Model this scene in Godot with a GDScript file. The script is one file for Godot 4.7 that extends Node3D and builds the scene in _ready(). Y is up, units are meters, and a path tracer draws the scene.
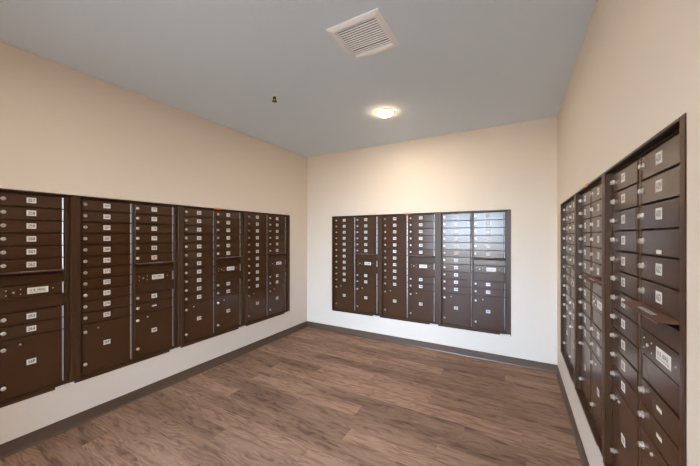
extends Node3D

# ---- room measures (metres): x along the end wall, z towards the opening, y up
const W := 3.365
const H := 2.746
const D := 7.5
const JAMB := 4.35
const LOBBY := 4.6      # the lobby beyond the opening is wider than the room
const BANK_BOTTOM := 0.325
const SIDE_BOTTOM := 0.334
const UNIT_H := 1.447
const ROW := 0.0905
const DOOR_TOP := 1.425
const HOLE_INSET := 0.006
const VENT := Vector2(2.122, 2.078)
const VENT_HALF := 0.142

var M := {}
var rng := RandomNumberGenerator.new()
var shared := {}


func _ready() -> void:
	rng.seed = 4211
	# ---- camera
	var cam := Camera3D.new()
	cam.name = "camera"
	cam.position = Vector3(2.981, 1.4625, 3.7415)
	cam.rotation.y = 0.5003
	cam.near = 0.05
	cam.far = 60.0
	cam.projection = Camera3D.PROJECTION_FRUSTUM
	var f := 290.54
	cam.size = cam.near * 466.0 / f
	cam.frustum_offset = cam.near * Vector2((350.0 - 357.53) / f, (236.53 - 233.0) / f)
	add_child(cam)
	cam.current = true
	# ---- sky and exposure
	var we := WorldEnvironment.new()
	we.name = "environment"
	var env := Environment.new()
	var sky := Sky.new()
	var sm := ProceduralSkyMaterial.new()
	sm.sky_top_color = Color(0.66, 0.81, 1.0)
	sm.sky_horizon_color = Color(0.84, 0.92, 1.0)
	sm.ground_horizon_color = Color(0.62, 0.62, 0.60)
	sm.ground_bottom_color = Color(0.50, 0.49, 0.47)
	sm.sun_angle_max = 0.0
	sm.energy_multiplier = 50.0
	sky.sky_material = sm
	env.background_mode = Environment.BG_SKY
	env.sky = sky
	env.tonemap_mode = Environment.TONE_MAPPER_LINEAR
	env.tonemap_exposure = 1.23
	env.sdfgi_enabled = true
	env.ssao_enabled = true
	env.ssil_enabled = true
	we.environment = env
	add_child(we)
	# ---- materials, room, things
	make_materials()
	build_room()
	build_floor()
	build_window()
	build_banks()
	build_vent()
	build_downlight(Vector3(1.79, H, 0.967), "round white ceiling light glowing near the end wall")
	build_downlight(Vector3(1.6, H, 3.4), "round white ceiling light glowing between the air vent and window")
	build_sprinkler(Vector3(1.043, H, 1.777))


# ------------------------------------------------------------------ helpers
func mat(c: Color, rough := 0.5, metal := 0.0, spec := 0.5) -> StandardMaterial3D:
	var m := StandardMaterial3D.new()
	m.albedo_color = c
	m.roughness = rough
	m.metallic = metal
	m.metallic_specular = spec
	return m


func c8(r: int, g: int, b: int) -> Color:
	return Color(r / 255.0, g / 255.0, b / 255.0)


func begin() -> SurfaceTool:
	var st := SurfaceTool.new()
	st.begin(Mesh.PRIMITIVE_TRIANGLES)
	return st


func tri(st: SurfaceTool, a: Vector3, b: Vector3, c: Vector3, out: Vector3, uv := PackedVector2Array()) -> void:
	var n := (c - a).cross(b - a)
	if n.length_squared() < 1e-18:
		return
	n = n.normalized()
	var pts := [a, b, c]
	var ord := [0, 1, 2]
	if n.dot(out) < 0.0:
		n = -n
		ord = [0, 2, 1]
	for i in ord:
		st.set_normal(n)
		if uv.size() == 3:
			st.set_uv(uv[i])
		st.add_vertex(pts[i])


func quad(st: SurfaceTool, a: Vector3, b: Vector3, c: Vector3, d: Vector3, out: Vector3) -> void:
	tri(st, a, b, c, out)
	tri(st, a, c, d, out)


# a box between two corners, its edges chamfered by e
func cbox(st: SurfaceTool, lo: Vector3, hi: Vector3, e := 0.0) -> void:
	var c := (lo + hi) / 2.0
	var h := (hi - lo) / 2.0
	var k := minf(e, minf(h.x, minf(h.y, h.z)) * 0.9)
	var i := h - Vector3(k, k, k)
	for ax in 3:
		var b := (ax + 1) % 3
		var d := (ax + 2) % 3
		for s in [-1.0, 1.0]:
			var p := []
			for q in [[-1, -1], [1, -1], [1, 1], [-1, 1]]:
				var v := Vector3.ZERO
				v[ax] = s * h[ax]
				v[b] = q[0] * i[b]
				v[d] = q[1] * i[d]
				p.append(c + v)
			var o := Vector3.ZERO
			o[ax] = s
			quad(st, p[0], p[1], p[2], p[3], o)
	if k <= 0.0:
		return
	for ax in 3:
		var b := (ax + 1) % 3
		var d := (ax + 2) % 3
		for sb in [-1.0, 1.0]:
			for sd in [-1.0, 1.0]:
				var p := []
				for q in [[-1, 0], [1, 0], [1, 1], [-1, 1]]:
					var v := Vector3.ZERO
					v[ax] = q[0] * i[ax]
					v[b] = sb * (h[b] if q[1] == 0 else i[b])
					v[d] = sd * (i[d] if q[1] == 0 else h[d])
					p.append(c + v)
				var o := Vector3.ZERO
				o[b] = sb
				o[d] = sd
				quad(st, p[0], p[1], p[2], p[3], o)
	for sx in [-1.0, 1.0]:
		for sy in [-1.0, 1.0]:
			for sz in [-1.0, 1.0]:
				var s := Vector3(sx, sy, sz)
				tri(st, c + s * Vector3(h.x, i.y, i.z), c + s * Vector3(i.x, h.y, i.z), c + s * Vector3(i.x, i.y, h.z), s)


# a solid of revolution about the given axis direction (local z), profile of (radius, height)
func lathe(st: SurfaceTool, prof: PackedVector2Array, seg := 16, smooth := false) -> void:
	var norms: Array[Vector2] = []
	for j in prof.size() - 1:
		var t := prof[j + 1] - prof[j]
		norms.append(Vector2(t.y, -t.x).normalized() if t.length() > 0 else Vector2.RIGHT)
	for j in prof.size() - 1:
		var n0 := norms[j]
		var n1 := norms[j]
		if smooth:
			if j > 0:
				n0 = (norms[j] + norms[j - 1]).normalized()
			if j < norms.size() - 1:
				n1 = (norms[j] + norms[j + 1]).normalized()
		for k in seg:
			var a0 := TAU * k / seg
			var a1 := TAU * (k + 1) / seg
			var d0 := Vector2(cos(a0), sin(a0))
			var d1 := Vector2(cos(a1), sin(a1))
			var p := [[prof[j], d0, n0], [prof[j], d1, n0], [prof[j + 1], d1, n1], [prof[j + 1], d0, n1]]
			for idx in [0, 2, 1, 0, 3, 2]:
				var q: Array = p[idx]
				var pr: Vector2 = q[0]
				var di: Vector2 = q[1]
				var nn: Vector2 = q[2]
				st.set_normal(Vector3(di.x * nn.x, di.y * nn.x, nn.y))
				st.add_vertex(Vector3(di.x * pr.x, di.y * pr.x, pr.y))


# sweep a profile of (out, up) points along local x from x0 to x1
func strip(st: SurfaceTool, prof: PackedVector2Array, x0: float, x1: float) -> void:
	for j in prof.size() - 1:
		var a := prof[j]
		var b := prof[j + 1]
		var t := b - a
		var o := Vector3(0, -t.x, t.y)
		quad(st, Vector3(x0, a.y, a.x), Vector3(x1, a.y, a.x), Vector3(x1, b.y, b.x), Vector3(x0, b.y, b.x), o)


func inst(called: String, mesh: Mesh, parent: Node, at := Vector3.ZERO) -> MeshInstance3D:
	var o := MeshInstance3D.new()
	o.name = called
	o.mesh = mesh
	o.position = at
	parent.add_child(o, true)
	return o


func done(st: SurfaceTool, m: Material, am: ArrayMesh = null) -> ArrayMesh:
	st.set_material(m)
	return st.commit(am)


func part(called: String, st: SurfaceTool, m: Material, parent: Node, at := Vector3.ZERO) -> MeshInstance3D:
	return inst(called, done(st, m), parent, at)


func tag(o: Node, label: String, category := "", group := "", kind := "") -> void:
	if label:
		o.set_meta("label", label)
	if category:
		o.set_meta("category", category)
	if group:
		o.set_meta("group", group)
	if kind:
		o.set_meta("kind", kind)


func thing(called: String, at: Vector3, turn := 0.0) -> Node3D:
	var o := Node3D.new()
	o.name = called
	o.position = at
	o.rotation.y = turn
	add_child(o, true)
	return o


var font: SystemFont
func add_text(am: ArrayMesh, words: String, centre: Vector3, size: Vector2, m: Material, flat := false) -> void:
	if font == null:
		font = SystemFont.new()
		font.font_names = PackedStringArray(["Droid Sans"])
		font.font_weight = 700
	var tm := TextMesh.new()
	tm.font = font
	tm.text = words
	tm.font_size = 40
	tm.pixel_size = 0.01
	tm.depth = 0.0
	tm.curve_step = 4.0
	var bb := tm.get_aabb()
	var s := Vector2(size.x / bb.size.x, size.y / bb.size.y)
	var mid := bb.get_center()
	var basis := Basis.from_scale(Vector3(s.x, s.y, 1.0))
	var off := Vector3(-mid.x * s.x, -mid.y * s.y, 0.0)
	if flat:
		var r := Basis(Vector3.RIGHT, -PI / 2.0)
		basis = r * basis
		off = r * off
	var st := SurfaceTool.new()
	st.begin(Mesh.PRIMITIVE_TRIANGLES)
	st.append_from(tm, 0, Transform3D(basis, centre + off))
	st.set_material(m)
	st.commit(am)


# ------------------------------------------------------------------ materials
func make_materials() -> void:
	var wn := NoiseTexture2D.new()
	wn.width = 512
	wn.height = 512
	wn.seamless = true
	var fn := FastNoiseLite.new()
	fn.seed = 5
	fn.noise_type = FastNoiseLite.TYPE_SIMPLEX_SMOOTH
	fn.frequency = 0.05
	fn.fractal_octaves = 3
	wn.noise = fn
	for a in [["wall", c8(222, 209, 193), 0.75], ["ceiling", c8(222, 235, 247), 0.9]]:
		var m := mat(a[1], a[2])
		m.uv1_triplanar = true
		m.uv1_world_triplanar = true
		m.uv1_scale = Vector3(1.6, 1.6, 1.6)
		m.heightmap_enabled = true
		m.heightmap_texture = wn
		m.heightmap_scale = 0.035
		M[a[0]] = m
	M.bronze = mat(c8(65, 39, 18), 0.5, 0.0, 0.22)
	M.bronze.clearcoat_enabled = true
	M.bronze.clearcoat = 0.9
	M.bronze.clearcoat_roughness = 0.20
	M.trim = mat(c8(66, 42, 22), 0.36, 0.0, 0.42)
	M.ledge = mat(c8(106, 70, 55), 0.5)
	M.inside = mat(c8(34, 27, 22), 0.6)
	M.chrome = mat(c8(226, 222, 214), 0.32, 0.78, 0.6)
	M.keyway = mat(c8(30, 28, 26), 0.5)
	M.alu = mat(c8(214, 214, 210), 0.32, 1.0)
	M.white = mat(c8(226, 222, 214), 0.45)
	M.ink = mat(c8(28, 26, 25), 0.6)
	M.faint_ink = mat(c8(120, 116, 110), 0.6)
	M.orange = mat(c8(240, 118, 40), 0.5)
	M.base = mat(c8(92, 74, 60), 0.34)
	M.vent = mat(c8(246, 248, 250), 0.35)
	M.duct = mat(c8(38, 42, 47), 0.6)
	M.fitting = mat(c8(232, 231, 228), 0.4)
	var e := mat(c8(255, 246, 230), 0.4)
	e.emission_enabled = true
	e.emission = Color(1.0, 0.86, 0.68)
	e.emission_energy_multiplier = 45.0
	M.lens = e
	M.brass = mat(c8(86, 78, 66), 0.35, 0.8)
	M.window_frame = mat(c8(60, 56, 52), 0.4, 0.3)
	var g := mat(Color(0.95, 0.98, 1.0, 0.06), 0.02)
	g.transparency = BaseMaterial3D.TRANSPARENCY_ALPHA
	M.glass = g
	make_wood()


func make_wood() -> void:
	var w := 1024
	var strips := 8
	var sh := 128
	var data := PackedByteArray()
	data.resize(w * strips * sh * 3)
	var n1 := FastNoiseLite.new()
	n1.seed = 11
	n1.frequency = 1.0
	n1.fractal_octaves = 3
	var n2 := FastNoiseLite.new()
	n2.seed = 29
	n2.frequency = 1.0
	n2.fractal_octaves = 2
	var dark := Vector3(0.405, 0.308, 0.250)
	var mid := Vector3(0.622, 0.495, 0.412)
	var pale := Vector3(0.728, 0.612, 0.525)
	var p := 0
	for s in strips:
		var oz := s * 37.0
		var centre := 0.5 + 0.35 * sin(s * 2.4)
		for y in sh:
			var v := float(y) / sh
			for x in w:
				var u := float(x) / w
				var bend := n2.get_noise_2d(u * 2.4 + oz, v * 1.3 + oz)
				var ring := (v - centre + bend * 0.40) * 8.0 + pow(absf(u - 0.5 - 0.2 * sin(s * 1.7)), 1.6) * 6.0
				var cath := sin(ring * TAU * 0.7)
				var fine := n1.get_noise_2d(u * 3.0 + oz, v * 36.0)
				var pores := n1.get_noise_2d(u * 16.0 + oz, v * 64.0 + 31.0)
				var blot := n2.get_noise_2d(u * 4.0 - oz, v * 3.2 + 7.0)
				var broad := n2.get_noise_2d(u * 1.3 + oz + 50.0, v * 0.8)
				var t := 0.52 + 0.17 * cath * (0.6 + 0.8 * bend) + 0.24 * fine + 0.20 * pores + 0.26 * broad - 0.26 * smoothstep(0.0, 0.6, blot)
				t = clampf(t, 0.0, 1.0)
				var c := dark.lerp(mid, t * 2.0) if t < 0.5 else mid.lerp(pale, t * 2.0 - 1.0)
				data[p] = int(c.x * 255.0)
				data[p + 1] = int(c.y * 255.0)
				data[p + 2] = int(c.z * 255.0)
				p += 3
	var tex := ImageTexture.create_from_image(Image.create_from_data(w, strips * sh, false, Image.FORMAT_RGB8, data))
	M.wood = []
	for tone in [0.84, 0.90, 0.95, 1.0]:
		var m := mat(Color(tone, tone * 0.99, tone * 0.975), 0.6, 0.0, 0.36)
		m.albedo_texture = tex
		M.wood.append(m)


# ------------------------------------------------------------------ room
# a wall slab in (along, up) with one rectangular opening, as one mesh
func holed(st: SurfaceTool, a0: float, a1: float, y0: float, y1: float, h: Rect2, place: Callable) -> void:
	for r in [[a0, y0, h.position.x, y1], [h.end.x, y0, a1, y1], [h.position.x, y0, h.end.x, h.position.y], [h.position.x, h.end.y, h.end.x, y1]]:
		place.call(st, r[0], r[1], r[2], r[3])


func bank_hole(a0: float, a1: float, low := BANK_BOTTOM) -> Rect2:
	return Rect2(a0 + HOLE_INSET, low + HOLE_INSET, a1 - a0 - 2.0 * HOLE_INSET, UNIT_H - 2.0 * HOLE_INSET)


const LEFT_FROM := 0.408
const LEFT_P := 0.804
const FAR_P := 0.765     # the unit farthest from the corner is a little narrower
const BACK_FROM := 0.487
const BACK_P := 0.8137
const RIGHT_FROM := 0.285
const RIGHT_P := 0.799
const T := 0.14


func build_room() -> void:
	var st := begin()
	holed(st, -T, D, 0.0, H, bank_hole(LEFT_FROM, LEFT_FROM + 3 * LEFT_P + FAR_P, SIDE_BOTTOM), func(s, a, b, c, d): cbox(s, Vector3(-T, b, a), Vector3(0, d, c)))
	tag(part("wall_left", st, M.wall, self), "beige painted wall carrying a row of four mailbox units", "", "", "structure")
	st = begin()
	holed(st, 0.0, W, 0.0, H, bank_hole(BACK_FROM, BACK_FROM + 3 * BACK_P), func(s, a, b, c, d): cbox(s, Vector3(a, b, -T), Vector3(c, d, 0)))
	tag(part("wall_back", st, M.wall, self), "pale painted end wall carrying three mailbox units", "", "", "structure")
	st = begin()
	holed(st, -T, JAMB, 0.0, H, bank_hole(RIGHT_FROM, RIGHT_FROM + 3 * RIGHT_P, SIDE_BOTTOM), func(s, a, b, c, d): cbox(s, Vector3(W, b, a), Vector3(W + T, d, c)))
	tag(part("wall_right", st, M.wall, self), "beige painted wall carrying three mailbox units opposite the row of four", "", "", "structure")
	st = begin()
	holed(st, -T, LOBBY + T, 0.0, H, Rect2(0.30, 0.50, 3.4, 1.90), func(s, a, b, c, d): cbox(s, Vector3(a, b, D), Vector3(c, d, D + T)))
	tag(part("wall_front", st, M.wall, self), "beige painted wall around the large window", "", "", "structure")
	# wide opening to the lobby
	st = begin()
	cbox(st, Vector3(0, 0, JAMB), Vector3(0.88, H, JAMB + 0.14))
	cbox(st, Vector3(2.80, 0, JAMB), Vector3(LOBBY, H, JAMB + 0.14))
	cbox(st, Vector3(0.88, 2.42, JAMB), Vector3(2.80, H, JAMB + 0.14))
	tag(part("wall_opening", st, M.wall, self), "beige painted wall with a wide opening to the lobby", "", "", "structure")
	st = begin()
	cbox(st, Vector3(LOBBY, 0, JAMB), Vector3(LOBBY + T, H, D))
	tag(part("wall_lobby", st, M.wall, self), "beige painted side wall of the lobby", "", "", "structure")
	# backs of the wall recesses
	st = begin()
	cbox(st, Vector3(-T - 0.03, 0, -T), Vector3(-T, H, D))
	cbox(st, Vector3(W + T, 0, -T), Vector3(W + T + 0.03, H, JAMB))
	cbox(st, Vector3(-T, 0, -T - 0.03), Vector3(W + T, H, -T))
	tag(part("wall_sheathing", st, M.inside, self), "dark sheathing behind the mailbox recesses", "", "", "structure")
	# ceiling with the vent opening
	st = begin()
	holed(st, -T, LOBBY + T, -T, D + T, Rect2(VENT.x - VENT_HALF, VENT.y - VENT_HALF, VENT_HALF * 2, VENT_HALF * 2), func(s, a, b, c, d): cbox(s, Vector3(a, H, b), Vector3(c, H + 0.05, d)))
	cbox(st, Vector3(-T, H + 0.20, -T), Vector3(LOBBY + T, H + 0.24, D + T))
	tag(part("ceiling", st, M.ceiling, self), "flat pale grey painted ceiling", "", "", "structure")
	# cove base
	var prof := PackedVector2Array([Vector2(0.0, 0.093), Vector2(0.0035, 0.093), Vector2(0.0045, 0.0915), Vector2(0.0045, 0.016), Vector2(0.0065, 0.008), Vector2(0.011, 0.0035), Vector2(0.016, 0.0015), Vector2(0.016, 0.0)])
	for a in [["baseboard_left", Vector3(0, 0, 0), PI / 2, -D, 0.0], ["baseboard_back", Vector3(0, 0, 0), 0.0, 0.0, W], ["baseboard_right", Vector3(W, 0, 0), -PI / 2, 0.0, JAMB], ["baseboard_front", Vector3(LOBBY, 0, D), PI, 0.0, LOBBY]]:
		var s2 := begin()
		strip(s2, prof, a[3], a[4])
		var o := part(a[0], s2, M.base, self, a[1])
		o.rotation.y = a[2]
		tag(o, "dark brown rubber cove base along the wall", "", "", "structure")


func build_floor() -> void:
	var st := begin()
	cbox(st, Vector3(-T, -0.08, -T), Vector3(LOBBY + T, -0.006, D + T))
	var fl := part("floor", st, M.inside, self)
	tag(fl, "brown wood plank floor", "", "", "structure")
	var pw := 0.152
	var pl := 1.22
	var z := 0.0
	var row := 0
	var last := 0.0
	while z < D:
		var z1 := minf(z + pw, D)
		var off := fmod(last + rng.randf_range(0.3, 0.9), pl)
		last = off
		var x := -off
		var far := W if z < JAMB else LOBBY
		while x < far:
			var xa := maxf(x, 0.0)
			var xb := minf(x + pl, far)
			if xb - xa > 0.02:
				plank(fl, xa, xb, z, z1, (xa - x) / pl, (xb - x) / pl)
			x += pl
		z = z1
		row += 1


func plank(fl: Node3D, xa: float, xb: float, z0: float, z1: float, u0: float, u1: float) -> void:
	var s := rng.randi_range(0, 7)
	var flip := rng.randf() < 0.5
	var g := 0.0005
	var e := 0.0011
	var c := Vector3((xa + xb) / 2, 0, (z0 + z1) / 2)
	var h := Vector2((xb - xa) / 2 - g, (z1 - z0) / 2 - g)
	var st := begin()
	var top := [Vector3(-h.x + e, 0, -h.y + e), Vector3(h.x - e, 0, -h.y + e), Vector3(h.x - e, 0, h.y - e), Vector3(-h.x + e, 0, h.y - e)]
	var rim := [Vector3(-h.x, -0.001, -h.y), Vector3(h.x, -0.001, -h.y), Vector3(h.x, -0.001, h.y), Vector3(-h.x, -0.001, h.y)]
	var low := []
	for q in rim:
		low.append(q + Vector3(0, -0.005, 0))
	var uvof := func(q: Vector3) -> Vector2:
		var a := lerpf(u0, u1, (q.x + h.x) / (2 * h.x))
		var b := (q.z + h.y) / (2 * h.y)
		if flip:
			a = 1.0 - a
			b = 1.0 - b
		return Vector2(lerpf(0.002, 0.998, a), (s + lerpf(0.03, 0.97, b)) / 8.0)
	var face := func(p: Array, o: Vector3) -> void:
		for t in [[0, 1, 2], [0, 2, 3]]:
			tri(st, p[t[0]], p[t[1]], p[t[2]], o, PackedVector2Array([uvof.call(p[t[0]]), uvof.call(p[t[1]]), uvof.call(p[t[2]])]))
	face.call(top, Vector3.UP)
	for i in 4:
		var j := (i + 1) % 4
		var o: Vector3 = top[i] + top[j]
		face.call([top[i], top[j], rim[j], rim[i]], o.normalized() + Vector3.UP)
		face.call([rim[i], rim[j], low[j], low[i]], o)
	part("plank", st, M.wood[rng.randi_range(0, 3)], fl, c)


func build_window() -> void:
	var o := thing("window_1", Vector3(2.0, 0.50, D))
	tag(o, "large two-pane window in the wall opposite the end wall", "", "", "structure")
	var w := 3.4
	var h := 1.90
	var b := 0.05
	var st := begin()
	for r in [[-w / 2, 0.0, -w / 2 + b, h], [w / 2 - b, 0.0, w / 2, h], [-w / 2 + b, 0.0, w / 2 - b, b], [-w / 2 + b, h - b, w / 2 - b, h], [0.75, b, 0.80, h - b]]:
		cbox(st, Vector3(r[0], r[1], 0.03), Vector3(r[2], r[3], 0.11), 0.003)
	part("window_frame", st, M.window_frame, o)
	st = begin()
	cbox(st, Vector3(-w / 2 + b, b, 0.068), Vector3(0.75, h - b, 0.074))
	part("pane", st, M.glass, o)
	st = begin()
	cbox(st, Vector3(0.80, b, 0.068), Vector3(w / 2 - b, h - b, 0.074))
	part("pane", st, M.glass, o)


# ------------------------------------------------------------------ mailboxes
const FACE := -0.022     # front of the doors, behind the wall's face


func build_banks() -> void:
	make_shared()
	var four := "row of four mailbox units"
	var end := "mailbox units on the end wall"
	var three := "mailbox units opposite the row of four"
	var n := 246
	var p := 13
	var list := []
	for i in 4:
		var wide := FAR_P if i == 0 else LEFT_P
		list.append([Vector3(0, SIDE_BOTTOM, LEFT_FROM + LEFT_P * (3 - i) + wide / 2.0), PI / 2, wide, four])
	for i in 3:
		list.append([Vector3(BACK_FROM + BACK_P * (i + 0.5), BANK_BOTTOM, 0), 0.0, BACK_P, end])
	for i in 3:
		list.append([Vector3(W, SIDE_BOTTOM, RIGHT_FROM + RIGHT_P * (i + 0.5)), -PI / 2, RIGHT_P, three])
	var labels := [
		"dark bronze mailbox unit farthest from the room corner in the row of four",
		"dark bronze mailbox unit third from the room corner in the row of four",
		"dark bronze mailbox unit with an orange sticker in the row of four",
		"dark bronze mailbox unit closest to the room corner in the row of four",
		"bronze mailbox unit on the end wall, nearest the row of four",
		"bronze mailbox unit with an orange sticker, middle of the end wall",
		"bronze mailbox unit on the end wall with bright window reflections on its doors",
		"bronze mailbox unit next to the end wall, opposite the row of four",
		"bronze mailbox unit with an orange sticker, opposite the row of four",
		"bronze mailbox unit with one unnumbered door, opposite the row of four",
	]
	for i in list.size():
		var a: Array = list[i]
		var o := thing("mailbox_unit", a[0], a[1])
		tag(o, labels[i], "mailbox unit", a[3])
		var opt := {}
		if i in [2, 5, 8]:
			opt.orange = true
		if i == 1:
			opt.worn = [18]
		if i == 9:
			opt.bare = [14]
			opt.worn = [17, 18]
		build_unit(o, a[2], n, p, opt)
		n += 19
		p += 2


func door_mesh(w: float, h: float, t := 0.010) -> ArrayMesh:
	var key := "door %.4f %.4f %.4f" % [w, h, t]
	if not shared.has(key):
		var st := begin()
		cbox(st, Vector3(-w / 2, -h / 2, -t), Vector3(w / 2, h / 2, 0), 0.0018)
		shared[key] = done(st, M.bronze)
	return shared[key]


func hinge_mesh(h: float) -> ArrayMesh:
	var key := "hinge %.4f" % h
	if not shared.has(key):
		var st := begin()
		var r := 0.0060
		var prev := Vector2.ZERO
		for k in 9:
			var a := lerpf(-PI / 2, PI / 2, k / 8.0)
			var q := Vector2(sin(a), cos(a)) * r
			if k > 0:
				quad(st, Vector3(prev.x, -h / 2, prev.y), Vector3(q.x, -h / 2, q.y), Vector3(q.x, h / 2, q.y), Vector3(prev.x, h / 2, prev.y), Vector3(prev.x + q.x, 0, prev.y + q.y))
				for e in [-1.0, 1.0]:
					tri(st, Vector3(0, e * h / 2, 0), Vector3(prev.x, e * h / 2, prev.y), Vector3(q.x, e * h / 2, q.y), Vector3(0, e, 0))
			prev = q
		shared[key] = done(st, M.alu)
	return shared[key]


func make_shared() -> void:
	# cam lock: collar, barrel, key slot
	var st := begin()
	lathe(st, PackedVector2Array([Vector2(0.0132, 0.0), Vector2(0.0132, 0.002), Vector2(0.0112, 0.0036), Vector2(0.0098, 0.0045), Vector2(0.0098, 0.0115), Vector2(0.0084, 0.013), Vector2(0.0, 0.013)]), 14)
	var am := done(st, M.chrome)
	st = begin()
	cbox(st, Vector3(-0.0009, -0.0042, 0.0128), Vector3(0.0009, 0.0042, 0.0133))
	shared.lock = done(st, M.keyway, am)
	st = begin()
	lathe(st, PackedVector2Array([Vector2(0.0062, 0.0), Vector2(0.0062, 0.003), Vector2(0.005, 0.0045), Vector2(0.0, 0.0048)]), 12)
	shared.button = done(st, M.chrome)
	st = begin()
	lathe(st, PackedVector2Array([Vector2(0.0032, 0.0), Vector2(0.0032, 0.0012), Vector2(0.002, 0.002), Vector2(0.0, 0.0022)]), 8)
	shared.rivet = done(st, M.chrome)
	st = begin()
	cbox(st, Vector3(-0.020, -0.0065, 0), Vector3(0.020, 0.0065, 0.0006))
	am = done(st, M.white)
	shared.slip = am
	# plate reading U.S. MAIL with rules of small print below
	st = begin()
	cbox(st, Vector3(-0.052, -0.0215, 0), Vector3(0.052, 0.0215, 0.0012), 0.0004)
	am = done(st, M.white)
	st = begin()
	for y in [-0.0095, -0.0135]:
		cbox(st, Vector3(-0.042, y - 0.0008, 0.0012), Vector3(0.042, y + 0.0008, 0.0013))
	am = done(st, M.faint_ink, am)
	add_text(am, "U.S. MAIL", Vector3(0, 0.004, 0.0014), Vector2(0.080, 0.0145), M.ink)
	shared.us_mail = am
	# strip reading OUTGOING MAIL, lies on the slot's ledge
	st = begin()
	cbox(st, Vector3(-0.058, 0, -0.007), Vector3(0.058, 0.0005, 0.007))
	am = done(st, M.white)
	add_text(am, "OUTGOING MAIL", Vector3(0, 0.0007, 0.0), Vector2(0.100, 0.0078), M.ink, true)
	shared.outgoing = am
	# orange sticker standing over the top edge of the trim
	st = begin()
	cbox(st, Vector3(-0.042, -0.012, 0.0), Vector3(0.042, 0.007, 0.0006))
	shared.orange = done(st, M.orange)
	# pale printed strip on the bottom edge of the trim
	st = begin()
	cbox(st, Vector3(-0.052, -0.0085, 0.0), Vector3(0.052, 0.0085, 0.0006))
	am = done(st, M.white)
	st = begin()
	for k in 6:
		cbox(st, Vector3(-0.044 + k * 0.0125, -0.0025, 0.0006), Vector3(-0.036 + k * 0.0125, 0.002, 0.0008))
	shared.maker = done(st, M.faint_ink, am)


func number_plate(parent: Node, words: String, at: Vector3) -> void:
	var st := begin()
	cbox(st, Vector3(-0.0235, -0.019, 0), Vector3(0.0235, 0.019, 0.0014), 0.0005)
	var am := done(st, M.white)
	add_text(am, words, Vector3(0, 0, 0.0016), Vector2(0.034, 0.021), M.ink)
	inst("number_plate", am, parent, at)


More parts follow.
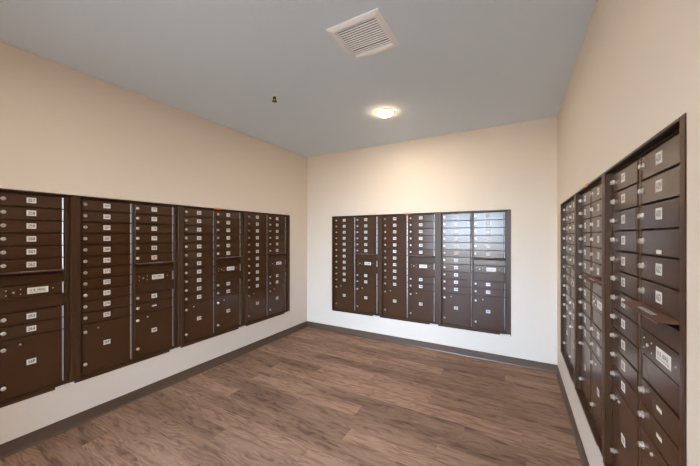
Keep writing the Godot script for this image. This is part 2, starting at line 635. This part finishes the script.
func build_unit(o: Node3D, P: float, first: int, parcel: int, opt: Dictionary) -> void:
	var s := P / 0.8137
	var x0 := -P / 2.0
	var hw := P / 2.0
	# trim: flange on the wall and its return into the recess
	var fl := 0.029 * s
	var st := begin()
	var tb := 0.010
	var bb := 0.020
	for r in [[-hw, 0.0, -hw + fl, UNIT_H], [hw - fl, 0.0, hw, UNIT_H], [-hw + fl, 0.0, hw - fl, bb], [-hw + fl, UNIT_H - tb, hw - fl, UNIT_H]]:
		cbox(st, Vector3(r[0], r[1], 0.0), Vector3(r[2], r[3], 0.004), 0.0014)
	for r in [[-hw + fl - 0.004, bb - 0.004, -hw + fl, UNIT_H - tb + 0.003], [hw - fl, bb - 0.004, hw - fl + 0.004, UNIT_H - tb + 0.003], [-hw + fl, bb - 0.004, hw - fl, bb]]:
		cbox(st, Vector3(r[0], r[1], -0.056), Vector3(r[2], r[3], 0.001))
	part("trim", st, M.trim, o)
	# face frame behind the doors
	st = begin()
	cbox(st, Vector3(-hw + fl, bb, -0.060), Vector3(hw - fl, UNIT_H - tb, -0.056))
	cbox(st, Vector3(-hw + fl, UNIT_H - 0.0085, -0.056), Vector3(hw - fl, UNIT_H - 0.0065, -0.001))
	part("back_panel", st, M.inside, o)
	st = begin()
	for r in [[0.030, 0.044], [0.394, 0.413], [0.759, 0.7837]]:
		cbox(st, Vector3(x0 + r[0] * s, bb, -0.056), Vector3(x0 + r[1] * s, UNIT_H - tb - 0.003, -0.022), 0.0015)
	cbox(st, Vector3(-hw + fl, bb, -0.056), Vector3(hw - fl, 0.034, -0.025), 0.0015)
	cbox(st, Vector3(-hw + fl, DOOR_TOP + 0.003, -0.056), Vector3(hw - fl, UNIT_H - tb - 0.0015, -0.021), 0.0010)
	part("face_frame", st, M.trim, o)
	var cols := [[0.0465 * s, 0.3755 * s], [0.4155 * s, 0.739 * s]]
	var num := first
	var idx := 0
	for c in 2:
		var a: float = x0 + cols[c][0]
		var b: float = x0 + cols[c][1]
		var w := b - a
		var mid := (a + b) / 2.0
		for r in 11:
			if c == 1 and r in [6, 7, 8]:
				continue
			var y := DOOR_TOP - ROW * (r + 0.5)
			var d := inst("mailbox_door", door_mesh(w, ROW - 0.006), o, Vector3(mid, y, FACE))
			# doors never hang perfectly true
			d.rotation = Vector3(rng.randfn(0, 0.0035), rng.randfn(0, 0.003), 0)
			inst("lock", shared.lock, d, Vector3(-w / 2 + 0.020, 0.004, 0))
			if opt.has("bare") and idx in opt.bare:
				var sl := inst("label_slip", shared.slip, d, Vector3(-0.004, -0.030, 0))
				sl.set_meta("label", "small white paper slip")
			elif opt.has("worn") and idx in opt.worn:
				var sl := inst("label_slip", shared.slip, d, Vector3(-0.004, 0.002, 0))
				sl.set_meta("label", "small white paper slip")
			else:
				number_plate(d, str(num), Vector3(-0.004, 0.004, 0))
			inst("hinge", hinge_mesh(ROW - 0.008), d, Vector3(w / 2 + 0.0085, 0, -0.0090))
			num += 1
			idx += 1
		# parcel locker
		var top := DOOR_TOP - ROW * 11.0 - 0.0025
		var low := 0.0375
		var ph := top - low
		var pd := inst("parcel_door", door_mesh(w, ph), o, Vector3(mid, (top + low) / 2, FACE))
		pd.rotation = Vector3(rng.randfn(0, 0.002), rng.randfn(0, 0.002), 0)
		for f in [0.155, 0.81]:
			inst("lock", shared.lock, pd, Vector3(-w / 2 + 0.020, ph / 2 - ph * f, 0))
		inst("key_button", shared.button, pd, Vector3(-w / 2 + 0.31 * w, ph / 2 - ph * 0.11, 0))
		number_plate(pd, "%dP" % (parcel + c), Vector3(-0.004, ph / 2 - ph * 0.46, 0))
		inst("hinge", hinge_mesh(ph - 0.003), pd, Vector3(w / 2 + 0.0085, 0, -0.0090))
		if c == 0:
			continue
		# outgoing mail slot and its ledge
		var y6 := DOOR_TOP - ROW * 6.0
		var sp := inst("outgoing_mail_panel", door_mesh(w + 0.018, ROW - 0.026), o, Vector3(mid + 0.009, y6 - ROW / 2 - 0.0105, FACE - 0.002))
		st = begin()
		cbox(st, Vector3(-w / 2, 0.0, -0.006), Vector3(w / 2, 0.0022, 0.055), 0.0008)
		cbox(st, Vector3(-w / 2, -0.004, 0.0528), Vector3(w / 2, 0.0022, 0.055), 0.0008)
		var lg := part("slot_ledge", st, M.ledge, sp, Vector3(-0.009, ROW / 2 + 0.0125, 0.002))
		lg.rotation.x = 0.04
		inst("outgoing_label", shared.outgoing, sp, Vector3(-0.012, ROW / 2 + 0.0134, 0.032)).rotation.x = 0.04
		# postal access panel
		var ap := inst("access_panel", door_mesh(w, ROW - 0.004), o, Vector3(mid, y6 - ROW * 1.5, FACE))
		inst("mail_plate", shared.us_mail, ap, Vector3(0.028, 0.0, 0))
		inst("lock", shared.button, ap, Vector3(-w / 2 + 0.064, 0, 0))
		for q in [[-0.033, 0.017], [-0.033, -0.017], [0.033, 0.017], [0.033, -0.017]]:
			inst("rivet", shared.rivet, ap, Vector3(-w / 2 + 0.064 + q[0], q[1], 0))
		inst("rivet", shared.rivet, ap, Vector3(w / 2 - 0.048, 0.004, 0))
		inst("hinge", hinge_mesh(ROW - 0.008), ap, Vector3(w / 2 + 0.0085, 0, -0.0090))
		st = begin()
		var bh := ROW - 0.005
		var hw2 := (w + 0.018) / 2
		cbox(st, Vector3(-hw2, -bh / 2, -0.010), Vector3(hw2, bh / 2, -0.003), 0.001)
		var bl := done(st, M.bronze)
		var blank := inst("blank_panel", bl, o, Vector3(mid + 0.009, y6 - ROW * 2.5, FACE))
		blank.rotation.x = 0.008
	if opt.has("orange"):
		var os := inst("sticker", shared.orange, o, Vector3(0, UNIT_H, 0.004))
		os.set_meta("label", "small orange sticker")
	var ms := inst("sticker", shared.maker, o, Vector3(hw - 0.060, 0.0095, 0.004))
	ms.set_meta("label", "pale printed strip")


# ------------------------------------------------------------------ ceiling things
func build_vent() -> void:
	var o := thing("air_vent", Vector3(VENT.x, H, VENT.y))
	tag(o, "square white louvred air vent set in the ceiling", "air vent")
	var oh := 0.178
	var ih := VENT_HALF - 0.004
	var st := begin()
	# bevelled frame: outer edge thin, inner edge deeper, sloping between
	for k in 4:
		var b := Basis(Vector3.UP, k * PI / 2)
		var pts := [Vector3(-oh, 0, -oh), Vector3(oh, 0, -oh), Vector3(oh, -0.003, -oh), Vector3(-oh, -0.003, -oh)]
		var prof := [[oh, 0.0], [oh, -0.004], [ih + 0.010, -0.012], [ih + 0.003, -0.012], [ih, -0.009], [ih, 0.002]]
		for j in prof.size() - 1:
			var p: Array = prof[j]
			var q: Array = prof[j + 1]
			var v := [Vector3(-p[0], p[1], -p[0]), Vector3(p[0], p[1], -p[0]), Vector3(q[0], q[1], -q[0]), Vector3(-q[0], q[1], -q[0])]
			var outw := Vector3(0, -1, 0) if j in [1, 2, 3] else (Vector3(0, 0, -1) if j == 0 else Vector3(0, 0, 1))
			quad(st, b * v[0], b * v[1], b * v[2], b * v[3], b * outw)
	part("vent_frame", st, M.vent, o)
	st = begin()
	var d := ih + 0.003
	for r in [[-d, -d, -d + 0.002, d], [d - 0.002, -d, d, d], [-d, -d, d, -d + 0.002], [-d, d - 0.002, d, d]]:
		cbox(st, Vector3(r[0], 0.01, r[1]), Vector3(r[2], 0.17, r[3]))
	cbox(st, Vector3(-d, 0.168, -d), Vector3(d, 0.17, d))
	part("duct", st, M.duct, o)
	var n := 14
	st = begin()
	cbox(st, Vector3(-ih, -0.0006, -0.0049), Vector3(ih, 0.0006, 0.0049), 0.0004)
	var sl := done(st, M.vent)
	for k in n:
		var z := lerpf(ih - 0.011, -ih + 0.011, k / float(n - 1))
		if k >= 11:
			z -= 0.004
		var m := inst("slat", sl, o, Vector3(0, -0.004, z))
		m.rotation.x = -0.45
	st = begin()
	for x in [-0.07, 0.07]:
		cbox(st, Vector3(x - 0.006, -0.012, -ih + 0.012), Vector3(x + 0.006, -0.006, -ih + 0.03), 0.001)
	part("louvre_tab", st, M.vent, o)


func build_downlight(at: Vector3, label: String) -> void:
	var o := thing("ceiling_light", at)
	tag(o, label, "ceiling light", "round ceiling lights")
	var turn := Basis(Vector3.RIGHT, PI / 2)
	var st := begin()
	lathe(st, PackedVector2Array([Vector2(0.095, 0.0), Vector2(0.095, 0.002), Vector2(0.090, 0.005), Vector2(0.078, 0.006), Vector2(0.076, 0.003)]), 40)
	part("trim_ring", st, M.fitting, o).basis = turn
	st = begin()
	var prof := PackedVector2Array()
	for k in 9:
		var a := k / 8.0 * PI / 2
		prof.append(Vector2(0.078 * cos(a), 0.005 + 0.036 * sin(a)))
	lathe(st, prof, 40, true)
	part("lens", st, M.lens, o).basis = turn
	var l := AreaLight3D.new()
	l.name = "lamp_light"
	l.area_size = Vector2(0.13, 0.13)
	l.light_color = Color(1.0, 0.955, 0.89)
	l.light_energy = 1.5
	l.area_range = 12.0
	l.area_attenuation = 2.0
	l.shadow_enabled = true
	l.position = Vector3(0, -0.046, 0)
	l.rotation.x = -PI / 2
	o.add_child(l)


func build_sprinkler(at: Vector3) -> void:
	var o := thing("fire_sprinkler", at)
	tag(o, "small dark pendent fire sprinkler head on the ceiling", "sprinkler")
	var turn := Basis(Vector3.RIGHT, PI / 2)
	var st := begin()
	lathe(st, PackedVector2Array([Vector2(0.034, 0.0), Vector2(0.034, 0.002), Vector2(0.026, 0.007), Vector2(0.014, 0.009), Vector2(0.0, 0.009)]), 20)
	part("escutcheon", st, M.fitting, o).basis = turn
	st = begin()
	lathe(st, PackedVector2Array([Vector2(0.013, 0.008), Vector2(0.013, 0.018), Vector2(0.016, 0.019), Vector2(0.016, 0.026), Vector2(0.008, 0.028), Vector2(0.0, 0.028)]), 6)
	part("body", st, M.brass, o).basis = turn
	st = begin()
	for s in [-1.0, 1.0]:
		cbox(st, Vector3(s * 0.013 - 0.0025, -0.044, -0.003), Vector3(s * 0.013 + 0.0025, -0.024, 0.003), 0.001)
		cbox(st, Vector3(minf(0, s * 0.0155), -0.048, -0.003), Vector3(maxf(0, s * 0.0155), -0.043, 0.003), 0.001)
	part("frame_arms", st, M.brass, o)
	st = begin()
	lathe(st, PackedVector2Array([Vector2(0.0035, 0.028), Vector2(0.0035, 0.044)]), 10)
	part("bulb", st, M.chrome, o).basis = turn
	st = begin()
	lathe(st, PackedVector2Array([Vector2(0.0, 0.048), Vector2(0.022, 0.048), Vector2(0.023, 0.051), Vector2(0.006, 0.052), Vector2(0.0, 0.054)]), 16)
	part("deflector", st, M.brass, o).basis = turn
